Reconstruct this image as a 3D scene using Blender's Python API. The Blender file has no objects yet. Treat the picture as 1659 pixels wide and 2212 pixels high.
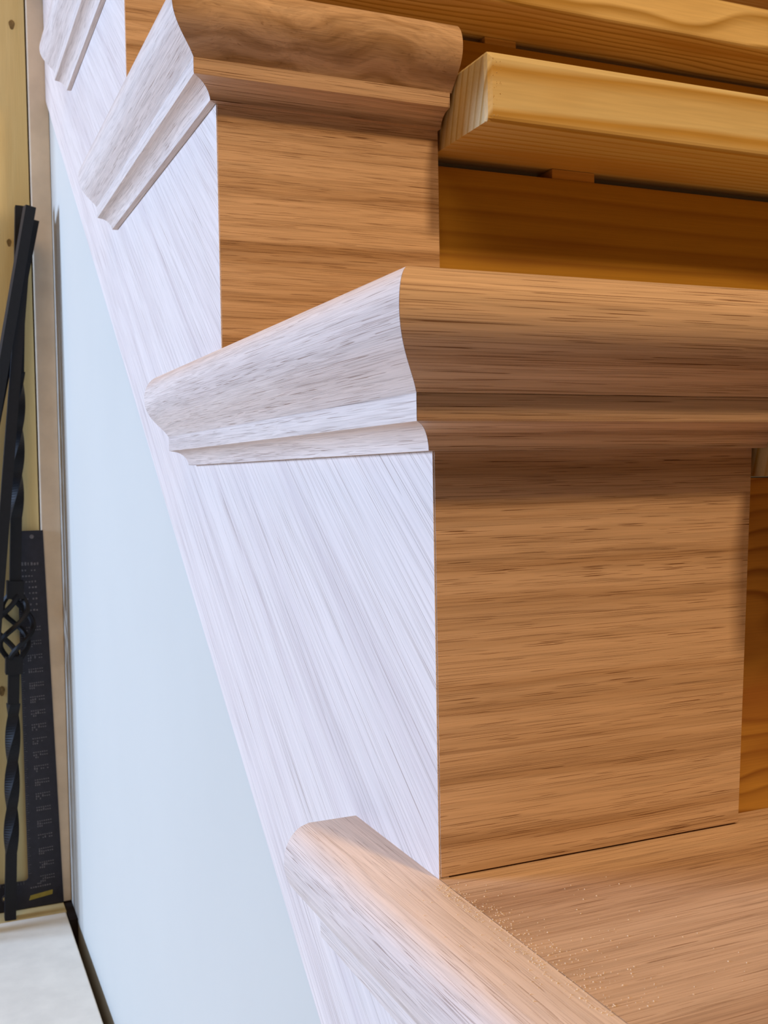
import bpy, bmesh, math, random
from mathutils import Vector, Matrix, noise

S = bpy.context.scene
COL = S.collection

# ---------------------------------------------------------------- camera
cam_d = bpy.data.cameras.new('camera')
cam = bpy.data.objects.new('camera', cam_d); COL.objects.link(cam)
cam_d.sensor_fit = 'VERTICAL'; cam_d.sensor_height = 36.0; cam_d.sensor_width = 27.0
cam_d.lens = 2297.26 / 2212.0 * 36.0
cam_d.clip_start = 0.01
R_ = Vector((0.9169, -0.3987, -0.0178)).normalized()
F_ = Vector((0.3979, 0.9167, -0.0363)).normalized()
U_ = R_.cross(F_).normalized(); R_ = F_.cross(U_).normalized()
M = Matrix((R_, U_, -F_)).transposed().to_4x4()
M.translation = Vector((-0.1443, -0.2939, 0.1269))
cam.matrix_world = M
cam_d.dof.use_dof = True; cam_d.dof.focus_distance = 0.40; cam_d.dof.aperture_fstop = 37.4 / 0.7
S.camera = cam

# ---------------------------------------------------------------- world and lights
W = bpy.data.worlds.new('world'); S.world = W; W.use_nodes = True
W.node_tree.nodes['Background'].inputs[0].default_value = (1.0, 0.66, 0.36, 1)
W.node_tree.nodes['Background'].inputs[1].default_value = 0.06


def area(name, loc, target, sx, sy, power, color):
    d = bpy.data.lights.new(name, 'AREA'); d.shape = 'RECTANGLE'; d.size = sx; d.size_y = sy
    d.energy = power; d.color = color
    o = bpy.data.objects.new(name, d); COL.objects.link(o); o.location = loc
    o.rotation_euler = (Vector(target) - Vector(loc)).to_track_quat('-Z', 'Y').to_euler()
    return o


area('window_daylight', (-2.1, 0.99, 0.40), (0, 0.3, 0.05), 0.7, 0.5, 97, (0.46, 0.645, 1.0))
area('ceiling_lamp', (0.42, -1.40, 1.78), (0.05, 0.2, 0.15), 0.17, 0.17, 28, (1.0, 0.655, 0.32))
area('warm_fill_panel', (-0.45, -0.75, 1.85), (0.0, 0.2, 0.1), 1.2, 1.2, 18, (1.0, 0.655, 0.33))  # broad warm fill, added to lift the wall and side faces

vs = S.view_settings
vs.view_transform = 'Standard'; vs.look = 'None'; vs.exposure = 0.0; vs.gamma = 1.0
vs.use_curve_mapping = False

# ---------------------------------------------------------------- materials
def nt(name, rough=0.6, spec=0.3):
    m = bpy.data.materials.new(name); m.use_nodes = True
    n = m.node_tree; b = n.nodes['Principled BSDF']
    b.inputs['Roughness'].default_value = rough
    b.inputs['Specular IOR Level'].default_value = spec
    return m, n, b


def N(t, kind, **kw):
    n = t.nodes.new(kind)
    for k, v in kw.items(): setattr(n, k, v)
    return n


def grain(t, sx, sy, sz, warp=None):
    """grain coordinates (metres: x along the grain, y and z across it) times a scale"""
    a = N(t, 'ShaderNodeAttribute', attribute_name='gr')
    src = a.outputs['Vector']
    if warp is not None:
        ad = N(t, 'ShaderNodeVectorMath', operation='ADD')
        t.links.new(src, ad.inputs[0]); t.links.new(warp, ad.inputs[1]); src = ad.outputs[0]
    m = N(t, 'ShaderNodeVectorMath', operation='MULTIPLY'); m.inputs[1].default_value = (sx, sy, sz)
    t.links.new(src, m.inputs[0])
    return m.outputs[0]


def nz(t, vec, detail=2.0, rough=0.5, dist=0.0):
    n = N(t, 'ShaderNodeTexNoise'); n.inputs['Scale'].default_value = 1.0
    n.inputs['Detail'].default_value = detail; n.inputs['Roughness'].default_value = rough
    n.inputs['Distortion'].default_value = dist
    t.links.new(vec, n.inputs['Vector'])
    return n.outputs['Fac']


def ramp(t, fac, stops):
    r = N(t, 'ShaderNodeValToRGB'); e = r.color_ramp.elements
    while len(e) < len(stops): e.new(0.5)
    for x, (p, c) in zip(e, stops):
        x.position = p; x.color = (c, c, c, 1) if isinstance(c, (int, float)) else (*c, 1)
    t.links.new(fac, r.inputs[0])
    return r.outputs[0]


def mixc(t, fac, a, b, mode='MIX'):
    m = N(t, 'ShaderNodeMix', data_type='RGBA', blend_type=mode)
    for s, v in ((m.inputs[0], fac), (m.inputs[6], a), (m.inputs[7], b)):
        if isinstance(v, (int, float)): s.default_value = v
        elif isinstance(v, tuple): s.default_value = (*v, 1)
        else: t.links.new(v, s)
    return m.outputs[2]


def mth(t, op, a, b=0.0):
    m = N(t, 'ShaderNodeMath', operation=op)
    for s, v in zip(m.inputs, (a, b)):
        if isinstance(v, (int, float)): s.default_value = v
        else: t.links.new(v, s)
    return m.outputs[0]


def warp_vec(t, amp, sx, sy):
    w = N(t, 'ShaderNodeTexNoise'); w.inputs['Scale'].default_value = 1; w.inputs['Detail'].default_value = 2
    t.links.new(grain(t, sx, sy, sy), w.inputs['Vector'])
    s = N(t, 'ShaderNodeVectorMath', operation='SUBTRACT'); s.inputs[1].default_value = (.5, .5, .5)
    t.links.new(w.outputs['Color'], s.inputs[0])
    m = N(t, 'ShaderNodeVectorMath', operation='MULTIPLY'); m.inputs[1].default_value = (0, amp, amp)
    t.links.new(s.outputs[0], m.inputs[0])
    return m.outputs[0]


def oak(name, light, dark, warp=0.012, wx=5.0, band=70.0, pores=1.0, streak=1.0, px=60.0, py=3600.0):
    m, t, b = nt(name, 0.5, 0.25)
    wv = warp_vec(t, warp, wx, 16.0)
    big = nz(t, grain(t, 1.6, band, band * 0.5, wv), 2.0)
    mid = nz(t, grain(t, 4.0, 520, 520, wv), 2.0, 0.6)
    fine = nz(t, grain(t, 45, 2600, 2600), 1.0)
    f = ramp(t, big, [(0.32, 1.0), (0.44, 0.45), (0.56, 0.0)])
    col = mixc(t, f, light, dark)
    s = ramp(t, mid, [(0.34, 1.0 - 0.15 * streak), (0.55, 1.0), (0.8, 1.05)])
    col = mixc(t, 1.0, col, s, 'MULTIPLY')
    fs = ramp(t, fine, [(0.3, 1.0 - 0.08 * streak), (0.7, 1.05)])
    col = mixc(t, 1.0, col, fs, 'MULTIPLY')
    # open pores: short dark dashes, more of them in the early-wood bands
    # slide each fibre along itself by its own amount so the pores never line up across the grain
    sl = N(t, 'ShaderNodeTexNoise'); sl.inputs['Scale'].default_value = 1; sl.inputs['Detail'].default_value = 0
    t.links.new(grain(t, 0.0, 700, 700), sl.inputs['Vector'])
    cx = N(t, 'ShaderNodeCombineXYZ'); t.links.new(mth(t, 'MULTIPLY', sl.outputs['Fac'], 0.6), cx.inputs[0])
    pr = nz(t, grain(t, px, py, py, cx.outputs[0]), 0.0)
    dens = ramp(t, big, [(0.3, 0.055), (0.6, 0.0)])
    pv = mth(t, 'ADD', pr, dens)
    pm = ramp(t, pv, [(0.668, 0.0), (0.705, 1.0)])
    pf = mth(t, 'MULTIPLY', pm, 0.72 * pores)
    dk = mixc(t, 1.0, col, (0.34, 0.24, 0.18), 'MULTIPLY')
    col = mixc(t, pf, col, dk)
    # long thin year-ring lines
    ln = nz(t, grain(t, 3.0, 900, 900, wv), 1.0)
    lm = ramp(t, ln, [(0.65, 0.0), (0.75, 0.38 * streak)])
    col = mixc(t, lm, col, dk)
    t.links.new(col, b.inputs['Base Color'])
    bp = N(t, 'ShaderNodeBump'); bp.inputs['Strength'].default_value = 0.35; bp.inputs['Distance'].default_value = 0.0003
    bp.invert = True
    t.links.new(pm, bp.inputs['Height']); t.links.new(bp.outputs[0], b.inputs['Normal'])
    return m


def pine(name, light, dark, amber, period=0.009, warp=0.02, wx=3.0, contrast=1.0, figure=0.0):
    m, t, b = nt(name, 0.55, 0.3)
    wv = warp_vec(t, warp, wx, 18.0)
    g = grain(t, 0.6, 1.0, 0.55, wv)
    sp = N(t, 'ShaderNodeSeparateXYZ'); t.links.new(g, sp.inputs[0])
    d = mth(t, 'ADD', sp.outputs[1], sp.outputs[2])
    ph = mth(t, 'MULTIPLY', d, 1.0 / period)
    fr = mth(t, 'FRACT', ph)
    ring = ramp(t, fr, [(0.0, 0.0), (0.55, 0.25), (0.85, 1.0), (1.0, 0.0)])
    modn = nz(t, grain(t, 2.0, 60, 60, wv), 2.0)
    rm = mth(t, 'MULTIPLY', ring, mth(t, 'MULTIPLY', modn, 1.5 * contrast))
    col = mixc(t, rm, light, dark)
    big = nz(t, grain(t, 3.0, 32, 32, wv), 2.0, 0.5, 0.3)
    am = ramp(t, big, [(0.48, 0.0), (0.66, 0.85)])
    col = mixc(t, am, col, amber)
    fine = nz(t, grain(t, 25, 1800, 1800), 1.0)
    fs = ramp(t, fine, [(0.3, 0.93), (0.7, 1.04)])
    col = mixc(t, 1.0, col, fs, 'MULTIPLY')
    t.links.new(col, b.inputs['Base Color'])
    return m


OL, OD = (0.56, 0.40, 0.29), (0.42, 0.275, 0.185)
M_OAK = oak('red_oak_face', OL, OD)
M_OAK_RISER = oak('red_oak_riser', (0.66, 0.465, 0.335), (0.44, 0.275, 0.165), warp=0.012, wx=7.0, band=115.0, pores=1.25, streak=0.8)
M_OAK_NOSE = oak('red_oak_nosing', (0.64, 0.455, 0.335), (0.47, 0.31, 0.21), warp=0.006, band=160.0, pores=1.35, streak=1.2, px=42.0, py=3300.0)
M_OAK_SWIRL = oak('red_oak_figured', (0.60, 0.41, 0.28), (0.34, 0.20, 0.10), warp=0.05, wx=14.0, band=120.0, pores=0.8, px=150.0)
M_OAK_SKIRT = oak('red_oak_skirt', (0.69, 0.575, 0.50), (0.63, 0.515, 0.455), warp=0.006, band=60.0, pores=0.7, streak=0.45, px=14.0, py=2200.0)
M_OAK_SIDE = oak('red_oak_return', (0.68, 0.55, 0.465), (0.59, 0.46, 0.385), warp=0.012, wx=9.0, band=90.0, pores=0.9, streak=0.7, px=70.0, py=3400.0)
M_PINE = pine('yellow_pine', (0.66, 0.43, 0.17), (0.44, 0.235, 0.06), (0.52, 0.27, 0.055))
M_PINE_RISER = pine('amber_pine', (0.46, 0.25, 0.03), (0.31, 0.14, 0.015), (0.28, 0.115, 0.012), period=0.013, warp=0.012, wx=2.0, contrast=0.8)
M_PINE_KNOT = pine('dark_pine', (0.50, 0.26, 0.05), (0.27, 0.11, 0.018), (0.27, 0.10, 0.02), period=0.011, warp=0.09, wx=7.0, contrast=1.2)
M_PINE_FACE = pine('pine_nosing', (0.70, 0.575, 0.33), (0.50, 0.30, 0.07), (0.60, 0.36, 0.10), period=0.0065, warp=0.006, wx=3.0, contrast=1.25)
M_PINE_TOP = pine('figured_pine', (0.80, 0.60, 0.30), (0.44, 0.26, 0.06), (0.56, 0.33, 0.09), period=0.0085, warp=0.030, wx=3.5, contrast=1.5)


def flat(name, c, rough=0.6, spec=0.3, metal=0.0, mott=0.0, scale=20.0, c2=None):
    m, t, b = nt(name, rough, spec)
    b.inputs['Base Color'].default_value = (*c, 1); b.inputs['Metallic'].default_value = metal
    if mott:
        tc = N(t, 'ShaderNodeTexCoord'); mp = N(t, 'ShaderNodeMapping')
        mp.inputs['Scale'].default_value = (scale,) * 3
        t.links.new(tc.outputs['Object'], mp.inputs[0])
        f = nz(t, mp.outputs[0], 5.0, 0.6)
        r = ramp(t, f, [(0.35, 0.0), (0.65, 1.0)])
        t.links.new(mixc(t, r, c, c2 or tuple(x * (1 - mott) for x in c)), b.inputs['Base Color'])
    return m


M_WALL = flat('painted_wall', (0.53, 0.49, 0.415), 0.8, 0.15, mott=0.02, scale=6)
M_TRIMW = flat('corner_bead', (0.72, 0.60, 0.45), 0.6, 0.2, mott=0.12, scale=30)
M_FLOOR = flat('subfloor_board', (0.80, 0.75, 0.64), 0.85, 0.1, mott=0.10, scale=28)
M_STRIP = flat('shade_band_yellow', (0.60, 0.47, 0.22), 0.7, 0.2, mott=0.12, scale=60)  # warm shade of the far floor edge as colour; reused in the square's hole
M_VOID = flat('gap_shade_dark', (0.03, 0.022, 0.018), 0.9, 0.05, mott=0.3)  # near-black stands in for shade in the gap beside the floor
M_IRON = flat('black_iron', (0.006, 0.006, 0.008), 0.55, 0.3, mott=0.3, scale=200)
M_STEEL = flat('blued_steel', (0.020, 0.018, 0.027), 0.45, 0.35, mott=0.35, scale=120)
M_MARK = flat('pale_scale_print', (0.17, 0.16, 0.17), 0.6, 0.2, mott=0.4, scale=400)
M_YEL = flat('yellow_label', (0.32, 0.25, 0.045), 0.6, 0.2, mott=0.2, scale=200)
M_DUST = flat('sawdust', (0.80, 0.62, 0.42), 0.9, 0.1, mott=0.2, scale=900)
M_FAR = pine('pale_pine_panel', (0.70, 0.56, 0.26), (0.60, 0.45, 0.18), (0.62, 0.46, 0.19), period=0.05, warp=0.03, wx=3.0, contrast=0.7)
M_KNOT = flat('pine_knot', (0.27, 0.17, 0.06), 0.6, 0.2, mott=0.5, scale=250)

# ---------------------------------------------------------------- helpers
def mesh_obj(name, verts, faces, mat, parent=None, axes=None, off=(0, 0, 0), smooth=False):
    me = bpy.data.meshes.new(name); me.from_pydata([tuple(v) for v in verts], [], faces)
    bm = bmesh.new(); bm.from_mesh(me)
    bmesh.ops.recalc_face_normals(bm, faces=bm.faces); bm.to_mesh(me); bm.free()
    me.materials.append(mat)
    set_grain(me, axes, off)
    o = bpy.data.objects.new(name, me); COL.objects.link(o)
    if parent: o.parent = parent
    if smooth:
        for p in me.polygons: p.use_smooth = True
        me.set_sharp_from_angle(angle=math.radians(28))
    return o


def set_grain(me, axes, off):
    ax = axes or ((1, 0, 0), (0, 1, 0), (0, 0, 1))
    a = me.attributes.new('gr', 'FLOAT_VECTOR', 'POINT')
    for i, v in enumerate(me.vertices):
        a.data[i].vector = tuple(v.co.dot(Vector(x)) + o for x, o in zip(ax, off))


GX = ((1, 0, 0), (0, 0, 1), (0, 1, 0))       # grain runs along X
GY = ((0, 1, 0), (0, 0, 1), (1, 0, 0))       # along Y


def box(name, lo, hi, mat, parent=None, axes=GX, off=(0, 0, 0), bevel=0.0, seg=2):
    bm = bmesh.new(); bmesh.ops.create_cube(bm, size=1)
    for v in bm.verts: v.co = Vector([lo[i] + (v.co[i] + .5) * (hi[i] - lo[i]) for i in range(3)])
    if bevel: bmesh.ops.bevel(bm, geom=bm.edges[:], offset=bevel, segments=seg, affect='EDGES', profile=.5)
    me = bpy.data.meshes.new(name); bm.to_mesh(me); bm.free(); me.materials.append(mat)
    set_grain(me, axes, off)
    o = bpy.data.objects.new(name, me); COL.objects.link(o)
    if parent: o.parent = parent
    return o


def loft(name, A, B, mat, **kw):
    """closed profile A joined to closed profile B, both ends capped"""
    n = len(A)
    faces = [(i, (i + 1) % n, n + (i + 1) % n, n + i) for i in range(n)] + [tuple(range(n)), tuple(range(2 * n - 1, n - 1, -1))]
    return mesh_obj(name, list(A) + list(B), faces, mat, **kw)


def thing(name, label, cat, loc=(0, 0, 0), group=None):
    o = bpy.data.objects.new(name, None); COL.objects.link(o); o.location = loc
    o.empty_display_size = 0.02
    o['label'] = label; o['category'] = cat
    if group: o['group'] = group
    return o


def tag(o, label, cat, group=None, kind=None):
    o['label'] = label; o['category'] = cat
    if group: o['group'] = group
    if kind: o['kind'] = kind
    return o


def struct(o):
    o['kind'] = 'structure'; return o


def smoothpts(P, n=4):
    out = []
    for i in range(len(P) - 1):
        p0 = P[max(i - 1, 0)]; p1 = P[i]; p2 = P[i + 1]; p3 = P[min(i + 2, len(P) - 1)]
        for k in range(n):
            t = k / n
            out.append(tuple(0.5 * ((2 * p1[j]) + (-p0[j] + p2[j]) * t + (2 * p0[j] - 5 * p1[j] + 4 * p2[j] - p3[j]) * t * t
                                    + (-p0[j] + 3 * p1[j] - 3 * p2[j] + p3[j]) * t ** 3) for j in range(2)))
    out.append(P[-1])
    return out


# ---------------------------------------------------------------- dimensions (metres)
RI, RUN = 0.184, 0.24518
W_OAK = 0.1265                 # width of the oak end pieces
X_END = 1.5                   # far side of the flight
YW, ZF = 1.0, -0.3715          # far wall and floor
SK = -0.1845                   # lower edge of the skirt under the first riser
NOSE_B, COVE_B = -0.0345, -0.0505

# ---------------------------------------------------------------- the room
struct(box('wall_back', (-0.30, YW, ZF - .02), (-0.0205, YW + .03, 1.35), M_FAR, axes=((0, 0, 1), (1, 0, 0), (0, 1, 0)), off=(0.3, 0.02, 0)))
for kx, kz, rr in ((-0.0341, 0.645, .0042), (-0.0440, 0.398, .0034), (-0.0668, -0.116, .0045), (-0.062, 0.83, .005)):
    vs_, n_ = [], 16
    for i in range(n_):
        a = 2 * math.pi * i / n_
        vs_.append((kx + rr * .75 * math.cos(a) * (1 + .15 * math.sin(3 * a)), YW - .0004, kz + rr * 1.3 * math.sin(a)))
    kk = loft('knot', vs_, [(x, YW + .001, z) for x, y, z in vs_], M_KNOT, parent=bpy.data.objects['wall_back'])
# painted stair wall below the skirt
def rake(y): return SK + y * RI / RUN
wl = [(-0.26, ZF - .06), (YW + .05, ZF - .06), (YW + .05, rake(YW + .05) + .05), (-0.26, rake(-0.26) + .05)]
struct(loft('wall_left', [(.0035, y, z) for y, z in wl], [(.05, y, z) for y, z in wl], M_WALL))
struct(box('trim_1', (-0.0188, YW - .006, ZF + .0004), (0.0033, YW + .02, 1.2), M_TRIMW, axes=((0, 0, 1), (1, 0, 0), (0, 1, 0)), bevel=.0012))
struct(box('floor', (-0.9, -0.9, ZF - .018), (-0.0068, YW - .036, ZF), M_FLOOR, bevel=.0012))
struct(box('floor_shade_strip', (-0.9, YW - .0355, ZF - .018), (-0.0060, YW - .0002, ZF + .0003), M_STRIP, bevel=.0008))  # no separate board: the floor's warm shaded band is put into its colour
struct(box('gap_shade_block', (-.0056, YW - .060, ZF - .060), (.0034, YW + .01, ZF - .0006), M_VOID))  # added block, coloured dark for the shade in the corner gap
struct(box('floor', (-0.9, -0.9, ZF - .075), (0.9, YW + .05, ZF - .061), M_VOID))  # added board under the gap, near-black in place of deep shade

# ---------------------------------------------------------------- skirt board
pts = []
K0, K1 = -1, 4
pts.append((K0 * RUN + .0004, rake(K0 * RUN)))
for k in range(K0, K1 + 1):
    y = k * RUN + .0004
    pts.append((y, k * RI - (NOSE_B * 0) + (NOSE_B - .0006 if k > K0 else -.06)))
    pts.append((y, (k + 1) * RI + NOSE_B - .0006))
pts.append((YW - .0065, (K1 + 1) * RI + NOSE_B - .0006))
pts.append((YW - .0065, rake(YW - .0065)))
L = math.hypot(RI, RUN); ra = (0, RUN / L, RI / L); rc = (0, -RI / L, RUN / L)
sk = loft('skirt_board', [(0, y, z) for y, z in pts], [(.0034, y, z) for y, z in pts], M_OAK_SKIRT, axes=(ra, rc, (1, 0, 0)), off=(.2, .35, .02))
tag(sk, 'sawtooth red oak skirt board running up the open side of the stair', 'skirt board')

# ---------------------------------------------------------------- oak tread caps
nose = smoothpts([(.0185, 0), (.0225, -.0014), (.0258, -.0046), (.0277, -.0088), (.0283, -.0135), (.0277, -.0180), (.0258, -.0222),
                  (.0230, -.0258), (.0198, -.0290), (.0170, -.0318), (.0150, NOSE_B)], 4)
cove = [(.0152, NOSE_B - .00004), (.0152, -.0418), (.0150, -.0424)] + smoothpts([(.0138, -.0426), (.0106, -.0432), (.0076, -.0447), (.0054, -.0470), (.0044, -.0492)], 3) + [(.0042, COVE_B)]
LABELS = {
    0: 'lowest oak tread cap at the bottom, its top surface showing',
    1: 'oak tread cap at mid height with a mitred moulded corner, nearest above the bare tread',
    2: 'oak tread cap higher up whose square right end meets the rough pine tread',
    3: 'oak tread cap cut by the top edge, only its side moulding showing',
    4: 'farthest oak tread cap, just a tip of side moulding at the top left',
}
ENDS = {0: .3150, 1: .3085, 2: .2990, 3: .2900, 4: 0}
FRONT = {0: 1.2, 1: 1.38, 2: 1.05, 3: 1.05, 4: 1.05}
for k in range(5):
    y0, z0, s = (k - 1) * RUN, k * RI, FRONT[k]
    w = .158 if k == 0 else (.1275 if k == 2 else .1283)
    e = y0 + ENDS[k] if k < 4 else YW - .0066
    back = min(y0 + RUN + .009, YW - .0066)
    t = thing('tread_cap', LABELS[k], 'stair tread', (0, y0, z0), 'oak tread caps of the stair')
    P = lambda x, y, z: (x, y - y0, z - z0)
    mfront = M_OAK_SWIRL if k == 2 else M_OAK_NOSE
    rnd = random.Random(k + 3); off = (rnd.random() * 3, rnd.random(), rnd.random())
    # the board with its front nosing
    A, B = [], []
    for tt, z in nose:
        A.append(P(-tt + .00005, y0 - s * tt, z0 + z)); B.append(P(w, y0 - s * tt, z0 + z))
    for y, z in ((y0, NOSE_B), (back, NOSE_B), (back, 0), (y0, 0)):
        A.append(P(.0002, y, z0 + z)); B.append(P(w, y, z0 + z))
    if k == 0: mat_board = M_OAK
    else: mat_board = mfront
    loft('tread_board', A, B, mat_board, parent=t, axes=((1, 0, 0), (0, -.5, .87), (0, .87, .5)), off=off, smooth=True)
    # the return nosing down the open side
    A, B = [], []
    for tt, z in nose:
        A.append(P(-tt, y0 - s * tt + .0001, z0 + z)); B.append(P(-tt, e, z0 + z))
    for z in (NOSE_B, 0):
        A.append(P(0, y0, z0 + z)); B.append(P(0, e, z0 + z))
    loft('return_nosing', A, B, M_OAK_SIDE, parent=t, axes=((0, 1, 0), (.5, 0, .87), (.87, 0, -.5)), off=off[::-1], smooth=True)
    # cove moulding beneath, front piece and side piece
    A, B = [], []
    cp = list(cove) + [(0.0004, COVE_B), (0.0004, NOSE_B - .00004)]
    for tt, z in cp:
        A.append(P(-tt + .00005, y0 - s * tt, z0 + z)); B.append(P(w - .0012, y0 - s * tt, z0 + z))
    loft('cove_moulding', A, B, M_OAK_NOSE, parent=t, axes=((1, 0, 0), (0, -.5, .87), (0, .87, .5)), off=off, smooth=True)
    A, B = [], []
    for tt, z in cp:
        A.append(P(-tt, y0 - s * tt + .0001, z0 + z)); B.append(P(-tt, e - .001, z0 + z))
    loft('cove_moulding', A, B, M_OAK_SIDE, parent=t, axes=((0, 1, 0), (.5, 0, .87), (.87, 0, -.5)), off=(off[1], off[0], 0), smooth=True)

# ---------------------------------------------------------------- oak riser faces
RL = {1: 'large square oak riser face in the foreground, at lower right',
      2: 'oak riser face higher up between the middle and upper tread caps',
      3: 'oak riser face behind the upper tread cap, cut by the top edge'}
for k in (0, 1, 2, 3, 4):
    y0 = (k - 1) * RUN
    zb, zt = (k - 1) * RI + .0007, k * RI + NOSE_B - .0005
    wt, wb = W_OAK, (.1185 if k == 1 else W_OAK)
    A = [(.0005, y0, zb), (wb, y0, zb), (wt, y0, zt), (.0005, y0, zt)]
    o = loft('riser_board', A, [(x, y + .0088, z) for x, y, z in A], M_OAK_RISER, axes=((1, 0, 0), (0, .25, 1), (0, 1, 0)),
             off=({0: 5, 1: .2, 2: 1.7, 3: 2.9, 4: 4}[k], .13 * k, .4 * k))
    tag(o, RL.get(k, 'farthest oak riser face, hidden high up the stair' if k else 'lowest oak riser face, below the frame'), 'stair riser', 'oak riser faces')

# ---------------------------------------------------------------- rough pine treads and risers between the oak ends
def pine_tread(k, label):
    y0, z0 = (k - 1) * RUN, k * RI
    zt, zb = z0 - .0240, z0 - .0605
    t = thing('rough_tread', label, 'stair tread', (.13, y0, zb), 'rough pine treads')
    yb, yf = y0 + RUN - .0005, y0 - .0530
    # profile in y,z: eased front arrises
    pr = [(yb, zb), (yb, zt), (yf + .0040, zt), (yf + .0018, zt - .0006), (yf + .0005, zt - .0018), (yf, zt - .0040),
          (yf, zb + .0030), (yf + .0004, zb + .0016), (yf + .0016, zb + .0004), (yf + .0030, zb)]
    xs = [.1286, .1296, .1320, X_END]
    rings = []
    for i, x in enumerate(xs):
        ins = (.0030, .0010, 0, 0)[i]
        row = []
        for y, z in pr:
            yy = y if y > y0 + .02 else max(y, yf + ins)
            zz = min(z, zt - ins * .8)
            row.append((x - .13, yy - y0, zz - zb))
        rings.append(row)
    V, Fc, n = [v for r in rings for v in r], [], len(pr)
    for a in range(len(xs) - 1):
        for i in range(n):
            Fc.append((a * n + i, a * n + (i + 1) % n, (a + 1) * n + (i + 1) % n, (a + 1) * n + i))
    Fc += [tuple(range(n)), tuple(range(len(V) - 1, len(V) - n - 1, -1))]
    mesh_obj('plank', V, Fc, M_PINE_TOP if k == 3 else M_PINE_FACE, parent=t, axes=((1, 0, 0), (0, 1.0, .12), (0, 0, .30)), off=(k * 1.37, k * .113, k * .2))
    # split fibres torn along the sawn corner
    sp = []
    rnd = random.Random(k)
    V, Fc = [], []
    for i in range(34):
        z = .002 + .031 * rnd.random(); x = .0025 + rnd.choice((0, .0019, .004)) + rnd.gauss(0, .00025)
        r = rnd.uniform(.0002, .00045); b0 = len(V); yy = yf - y0
        V += [(x - r, yy + .0002, z), (x + r, yy + .0002, z), (x + r * .2, yy - r * .9, z + r), (x, yy + .0002, z + 2.4 * r)]
        Fc += [(b0, b0 + 1, b0 + 2), (b0 + 1, b0 + 3, b0 + 2), (b0, b0 + 2, b0 + 3)]
    s_ = mesh_obj('torn_fibres', V, Fc, M_PINE_FACE, parent=t); s_['kind'] = 'stuff'
    return t


pine_tread(1, 'rough pine tread mostly hidden behind the middle oak cap, a corner at right')
pine_tread(2, 'rough pine tread with torn sawn left end beside the upper oak cap')
pine_tread(3, 'uppermost rough pine tread crossing the top right corner')
pine_tread(4, 'topmost rough pine tread out of sight above the frame corner')
o0 = thing('rough_tread', 'lowest rough pine tread beyond the bare oak tread surface', 'stair tread', (.16, -RUN, -.0605), 'rough pine treads')
box('plank', (0.0005, .0, .0), (X_END - .16, RUN - .0005, .0365), M_PINE_FACE, parent=o0)
for k in (0, 1, 2, 3, 4):
    y0 = (k - 1) * RUN
    zb = (k - 1) * RI - .0238
    o = box('rough_riser', (.0540, y0 + .0090, zb), (X_END, y0 + .0275, k * RI - (.0612 if k == 1 else .0668)), M_PINE_KNOT if k == 1 else M_PINE_RISER, axes=((1, 0, 0), (0, .2, 1), (0, 1, 0)), off=(k * .9, .37 * k, 0))
    tag(o, {0: 'lowest pine riser under the bare oak tread, below the frame',
            1: 'dark amber pine riser showing in a strip right of the foreground oak riser',
            2: 'broad amber pine riser under the rough tread with the sawn end',
            3: 'narrow pine riser strip just under the uppermost rough tread',
            4: 'dark pine riser above the uppermost rough tread, in the corner'}[k], 'stair riser', 'rough pine risers')
sh = box('wood_shim', (.2075, RUN + .0095, 2 * RI - .0670 + .0003), (.2376, RUN + .0270, 2 * RI - .0607), M_PINE, bevel=.0003)
tag(sh, 'small wood shim filling the dark gap under the sawn-ended pine tread', 'shim')
sh = box('wood_shim', (.300, 2 * RUN + .0095, 3 * RI - .0667), (.33, 2 * RUN + .0270, 3 * RI - .0607), M_PINE, bevel=.0003)
tag(sh, 'wood shim under the uppermost pine tread', 'shim')
# solid carriage on the far side closes the flight
cp = []
for k in range(0, 4): cp += [(k * RUN + .028, k * RI - .062), (k * RUN + .028, (k + 1) * RI - .062)]
cp += [(YW - .01, 4 * RI - .062), (YW - .01, rake(YW) + .02), (0.028, rake(0) + .02)]
car = loft('stair_carriage', [(.055, y, z) for y, z in cp], [(.090, y, z) for y, z in cp], M_PINE_RISER)
tag(car, 'pine carriage hidden inside the stair behind the risers', 'stair carriage')

# ---------------------------------------------------------------- sawdust on the lowest tread
rnd = random.Random(11); V, Fc = [], []
for i in range(620):
    v = rnd.random(); y = -.004 - .088 * v
    x = -.0035 + abs(rnd.gauss(0, .004 + .007 * v)) - .001
    if rnd.random() < .25: x = rnd.uniform(-.018, .05)
    r = rnd.uniform(.00008, .00026); z = .00002
    if x < .0005 and False: continue
    b0 = len(V)
    for j in range(4):
        a = j * 1.57 + rnd.random(); V.append((x + r * math.cos(a), y + r * math.sin(a) * 1.4, z))
    V.append((x, y, z + r * .9))
    Fc += [(b0 + j, b0 + (j + 1) % 4, b0 + 4) for j in range(4)] + [(b0, b0 + 1, b0 + 2, b0 + 3)]
tag(mesh_obj('sawdust', V, Fc, M_DUST), 'fine sawdust along the seam of the lowest oak tread', 'sawdust', kind='stuff')

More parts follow.
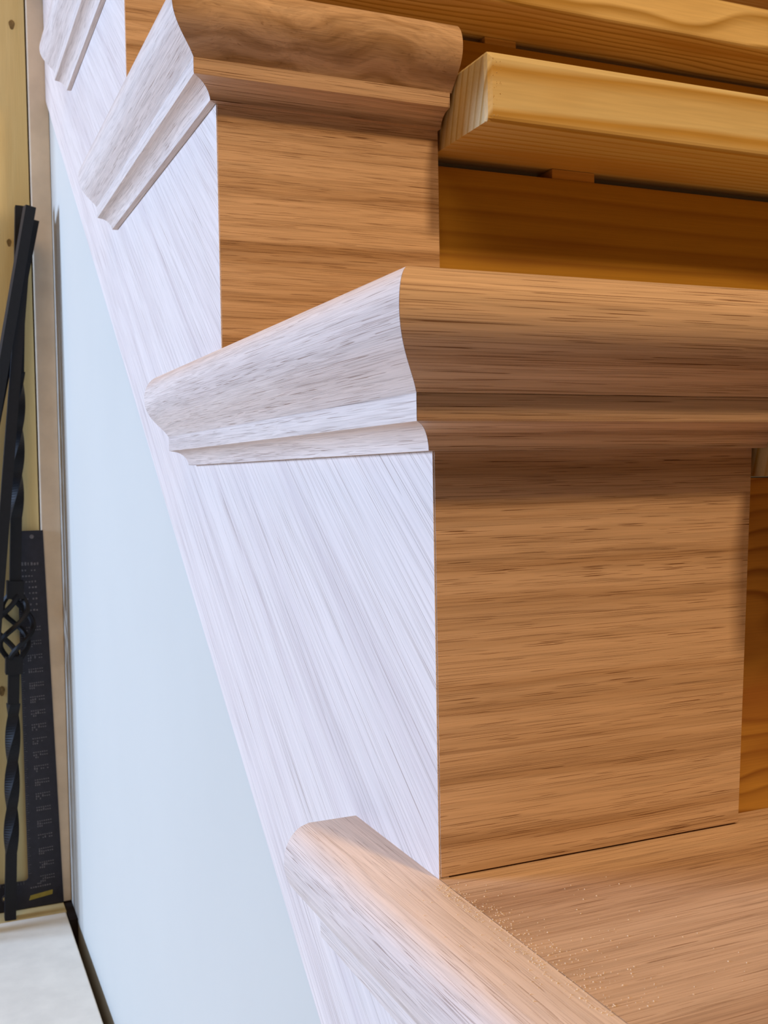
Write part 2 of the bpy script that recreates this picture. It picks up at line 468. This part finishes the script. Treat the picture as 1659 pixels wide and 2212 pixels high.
# ---------------------------------------------------------------- framing square
Ysq = YW - .0085
sq = thing('framing_square', 'dark steel framing square standing in the corner against the pine wall', 'framing square', (-.006, Ysq, ZF + .0012))
def lean(p):   # local x left, z up: tongue tilts slightly left as it rises
    return p
thk = .0026
out = [(0, 0), (-.0120, .4170 + .0205), (-.0355, .4170 + .0205), (-.0395, .0310), (-.33, .0310 - .0), (-.33, -.0000)]
out = [(0.0, 0.0), (-.0112, .4385), (-.0405, .4385), (-.0388, .0345), (-.0402, .0325), (-.0425, .0318), (-.36, .0332), (-.36, .0)]
loft('square_blade', [(x, 0, z) for x, z in out], [(x, thk, z) for x, z in out], M_STEEL, parent=sq)
def disc(name, cx, cz, r, mat, y=-.0003, n=20):
    a = [(cx + r * math.cos(2 * math.pi * i / n), y, cz + r * math.sin(2 * math.pi * i / n)) for i in range(n)]
    return loft(name, a, [(x, y + .0008, z) for x, _, z in a], mat, parent=sq)
disc('hole_rim', -.0641, .0155, .0042, M_MARK); disc('hanging_hole', -.0641, .0155, .0036, M_IRON, -.0006)
disc('hole_fill', -.0652, .0155, .0020, M_STRIP, -.0009)
disc('hanging_hole', -.0237, .4315, .0024, M_MARK)
# printed scale: ticks and small unreadable figures
rnd = random.Random(5)
def marks(name, mat):
    V, Fc = [], []
    def q(x, z, w, h):
        b0 = len(V)
        for dx, dz in ((0, 0), (w, 0), (w, h), (0, h)): V.append((x + dx, -.00025, z + dz))
        for dx, dz in ((0, 0), (w, 0), (w, h), (0, h)): V.append((x + dx, .0001, z + dz))
        Fc.append((b0, b0 + 1, b0 + 2, b0 + 3)); Fc.append((b0 + 4, b0 + 7, b0 + 6, b0 + 5))
        for a in range(4): Fc.append((b0 + a, b0 + (a + 1) % 4, b0 + 4 + (a + 1) % 4, b0 + 4 + a))
    return V, Fc, q
V, Fc, q = marks('scale', M_MARK)
def edge(z): return -.0112 * z / .4385
for r_ in range(9):                                # rafter table block near the top
    z = .3985 - r_ * .0066; xc = edge(z)
    for c in range(6 if r_ else 7):
        if r_ and rnd.random() < .2: continue
        hh = .0040 if r_ == 0 else .0021
        q(xc - .0292 + c * .0034, z, rnd.uniform(.0013, .0022), hh * rnd.uniform(.7, 1))
for r_ in range(19):                               # a heading and fine columns by every inch
    z = .326 - r_ * .0162; xc = edge(z)
    for c in range(7):
        q(xc - .0245 + c * .0024, z + .0007 * (c / 7), .0014, .0011)
        if rnd.random() < .82: q(xc - .0243 + c * .0024, z - .0035 + .0006 * (c / 7), .0013, rnd.uniform(.001, .0030) if c < 4 else .0012)
        if c < 3 and rnd.random() < .7: q(xc - .0243 + c * .0022, z - .0062, .0011, .0018)
for i in range(150):                               # graduations down the left edge
    z = .04 + i * .00255
    q(-.0386 - .0017 * z / .4385 + .0002, z, .0035 if i % 4 == 0 else .0018, .00035)
for i in range(44): q(-.044 - i * .0032, .0285, .0004, .0022 if i % 4 else .0040)
for i in range(9): q(-.0365 + i * .0026, .0222 + i * .00012, .0016, .0016)
for i in range(3): q(-.0290 + i * .0016, .0262, .0011, .0014)
mo = mesh_obj('scale_print', V, Fc, M_MARK, parent=sq); mo['label'] = 'pale graduations and fine unreadable figures'; mo['kind'] = 'stuff'
lb = [(-.0385, .0088), (-.0125, .0120), (-.0120, .0172), (-.0368, .0142)]
lo = loft('label', [(x, -.0004, z) for x, z in lb], [(x, .0002, z) for x, z in lb], M_YEL, parent=sq); lo['label'] = 'faded yellow label'

# ---------------------------------------------------------------- iron balusters leaning in the corner
def baluster(label, top, bot, y_top, y_bot, hw, twist=(), basket=None, rot=0.0):
    """square bar from floor point (x,z) to top point with twisted stretches (fractions of length) and a basket"""
    T, Bt = Vector((top[0], y_top, top[1])), Vector((bot[0], y_bot, bot[1]))
    ax = (T - Bt); Ln = ax.length; ax.normalize()
    sx = Vector((0, 1, 0)).cross(ax).normalized(); sy = ax.cross(sx)
    root = thing('iron_baluster', label, 'baluster', tuple(Bt), 'iron balusters leaning in the corner')
    def bar(name, a, b, hw, tw, mat=M_IRON):
        n = max(2, int((b - a) / .003)) if tw else 2
        V, Fc = [], []
        for i in range(n + 1):
            f = i / n; s_ = a + (b - a) * f; an = math.pi / 4 + rot + tw * f
            for j in range(4):
                q_ = an + j * math.pi / 2
                V.append(ax * s_ + (sx * math.cos(q_) + sy * math.sin(q_)) * hw * 1.414)
        for i in range(n):
            for j in range(4):
                Fc.append((i * 4 + j, i * 4 + (j + 1) % 4, i * 4 + 4 + (j + 1) % 4, i * 4 + 4 + j))
        Fc += [(3, 2, 1, 0), tuple(n * 4 + j for j in range(4))]
        return mesh_obj(name, V, Fc, mat, parent=root)
    cuts = []
    segs = []
    for a, b, turns in twist: segs.append((a, b, 'twist', turns))
    if basket: segs.append((basket[0], basket[1], 'basket', 0))
    segs.sort(); cur = 0
    for a, b, kind, turns in segs:
        if a > cur: bar('shaft', cur, a, hw, 0)
        if kind == 'twist': bar('twist', a, b, hw * .98, turns * 2 * math.pi)
        else:
            for s_ in (a, b): bar('collar', s_ - .010, s_ + .010, hw * 1.5, 0)
            bulge = .0165
            for st_ in range(4):
                V, Fc, n, m_ = [], [], 28, 6
                P_ = []
                for i in range(n + 1):
                    f = i / n; r = .004 + bulge * math.sin(math.pi * f) ** 1.1
                    an = st_ * math.pi / 2 + .6 + f * 2.0 * math.pi * .75
                    P_.append(ax * (a + (b - a) * f) + (sx * math.cos(an) + sy * math.sin(an)) * r)
                for i in range(n + 1):
                    d = (P_[min(i + 1, n)] - P_[max(i - 1, 0)]).normalized()
                    u = d.orthogonal().normalized() if i == 0 else (u - d * u.dot(d)).normalized()
                    v = d.cross(u)
                    for j in range(m_):
                        q_ = 2 * math.pi * j / m_; V.append(P_[i] + (u * math.cos(q_) + v * math.sin(q_)) * .0031)
                for i in range(n):
                    for j in range(m_):
                        Fc.append((i * m_ + j, i * m_ + (j + 1) % m_, (i + 1) * m_ + (j + 1) % m_, (i + 1) * m_ + j))
                Fc += [tuple(range(m_))[::-1], tuple(n * m_ + j for j in range(m_))]
                mesh_obj('basket_strand', V, Fc, M_IRON, parent=root, smooth=True)
        cur = b
    bar('shaft', cur, Ln, hw, 0)
    return root


def X_at(x0, z0, x1, z1, z): return x0 + (x1 - x0) * (z - z0) / (z1 - z0)
zb = ZF + .0008
yB = YW - .027
# foreground bar with basket: passes (-.0329,.436) and (-.066,-.331)
bx = X_at(-.0325, .436, -.0655, -.331, zb)
Lb = .4345 - zb
baluster('black iron baluster with an open basket, nearest the framing square', (-.0325, .4340), (bx, zb), YW - .024, yB - .002, .0060,
         twist=((.075, .245, .8), (.455, .62, .8)), basket=(.289, .374))
ax_ = X_at(-.0257, .4257, -.0526, .285, zb); 
baluster('black iron baluster leaning steeply left, first to leave the frame', (-.0265, .4250), (ax_, zb), YW - .0640, YW - .069, .0055, rot=.2)
cx_ = X_at(-.0190, .4170, -.0400, .318, zb)
baluster('black iron baluster with the lowest top, leaning left from the corner', (-.0200, .4165), (cx_, zb), YW - .037, YW - .041, .0055)
dx_ = X_at(-.0262, .4222, -.0602, .094, zb)
baluster('black iron baluster just behind the basket baluster, leaning gently left', (-.0275, .4215), (dx_, zb), YW - .0500, YW - .055, .0056)
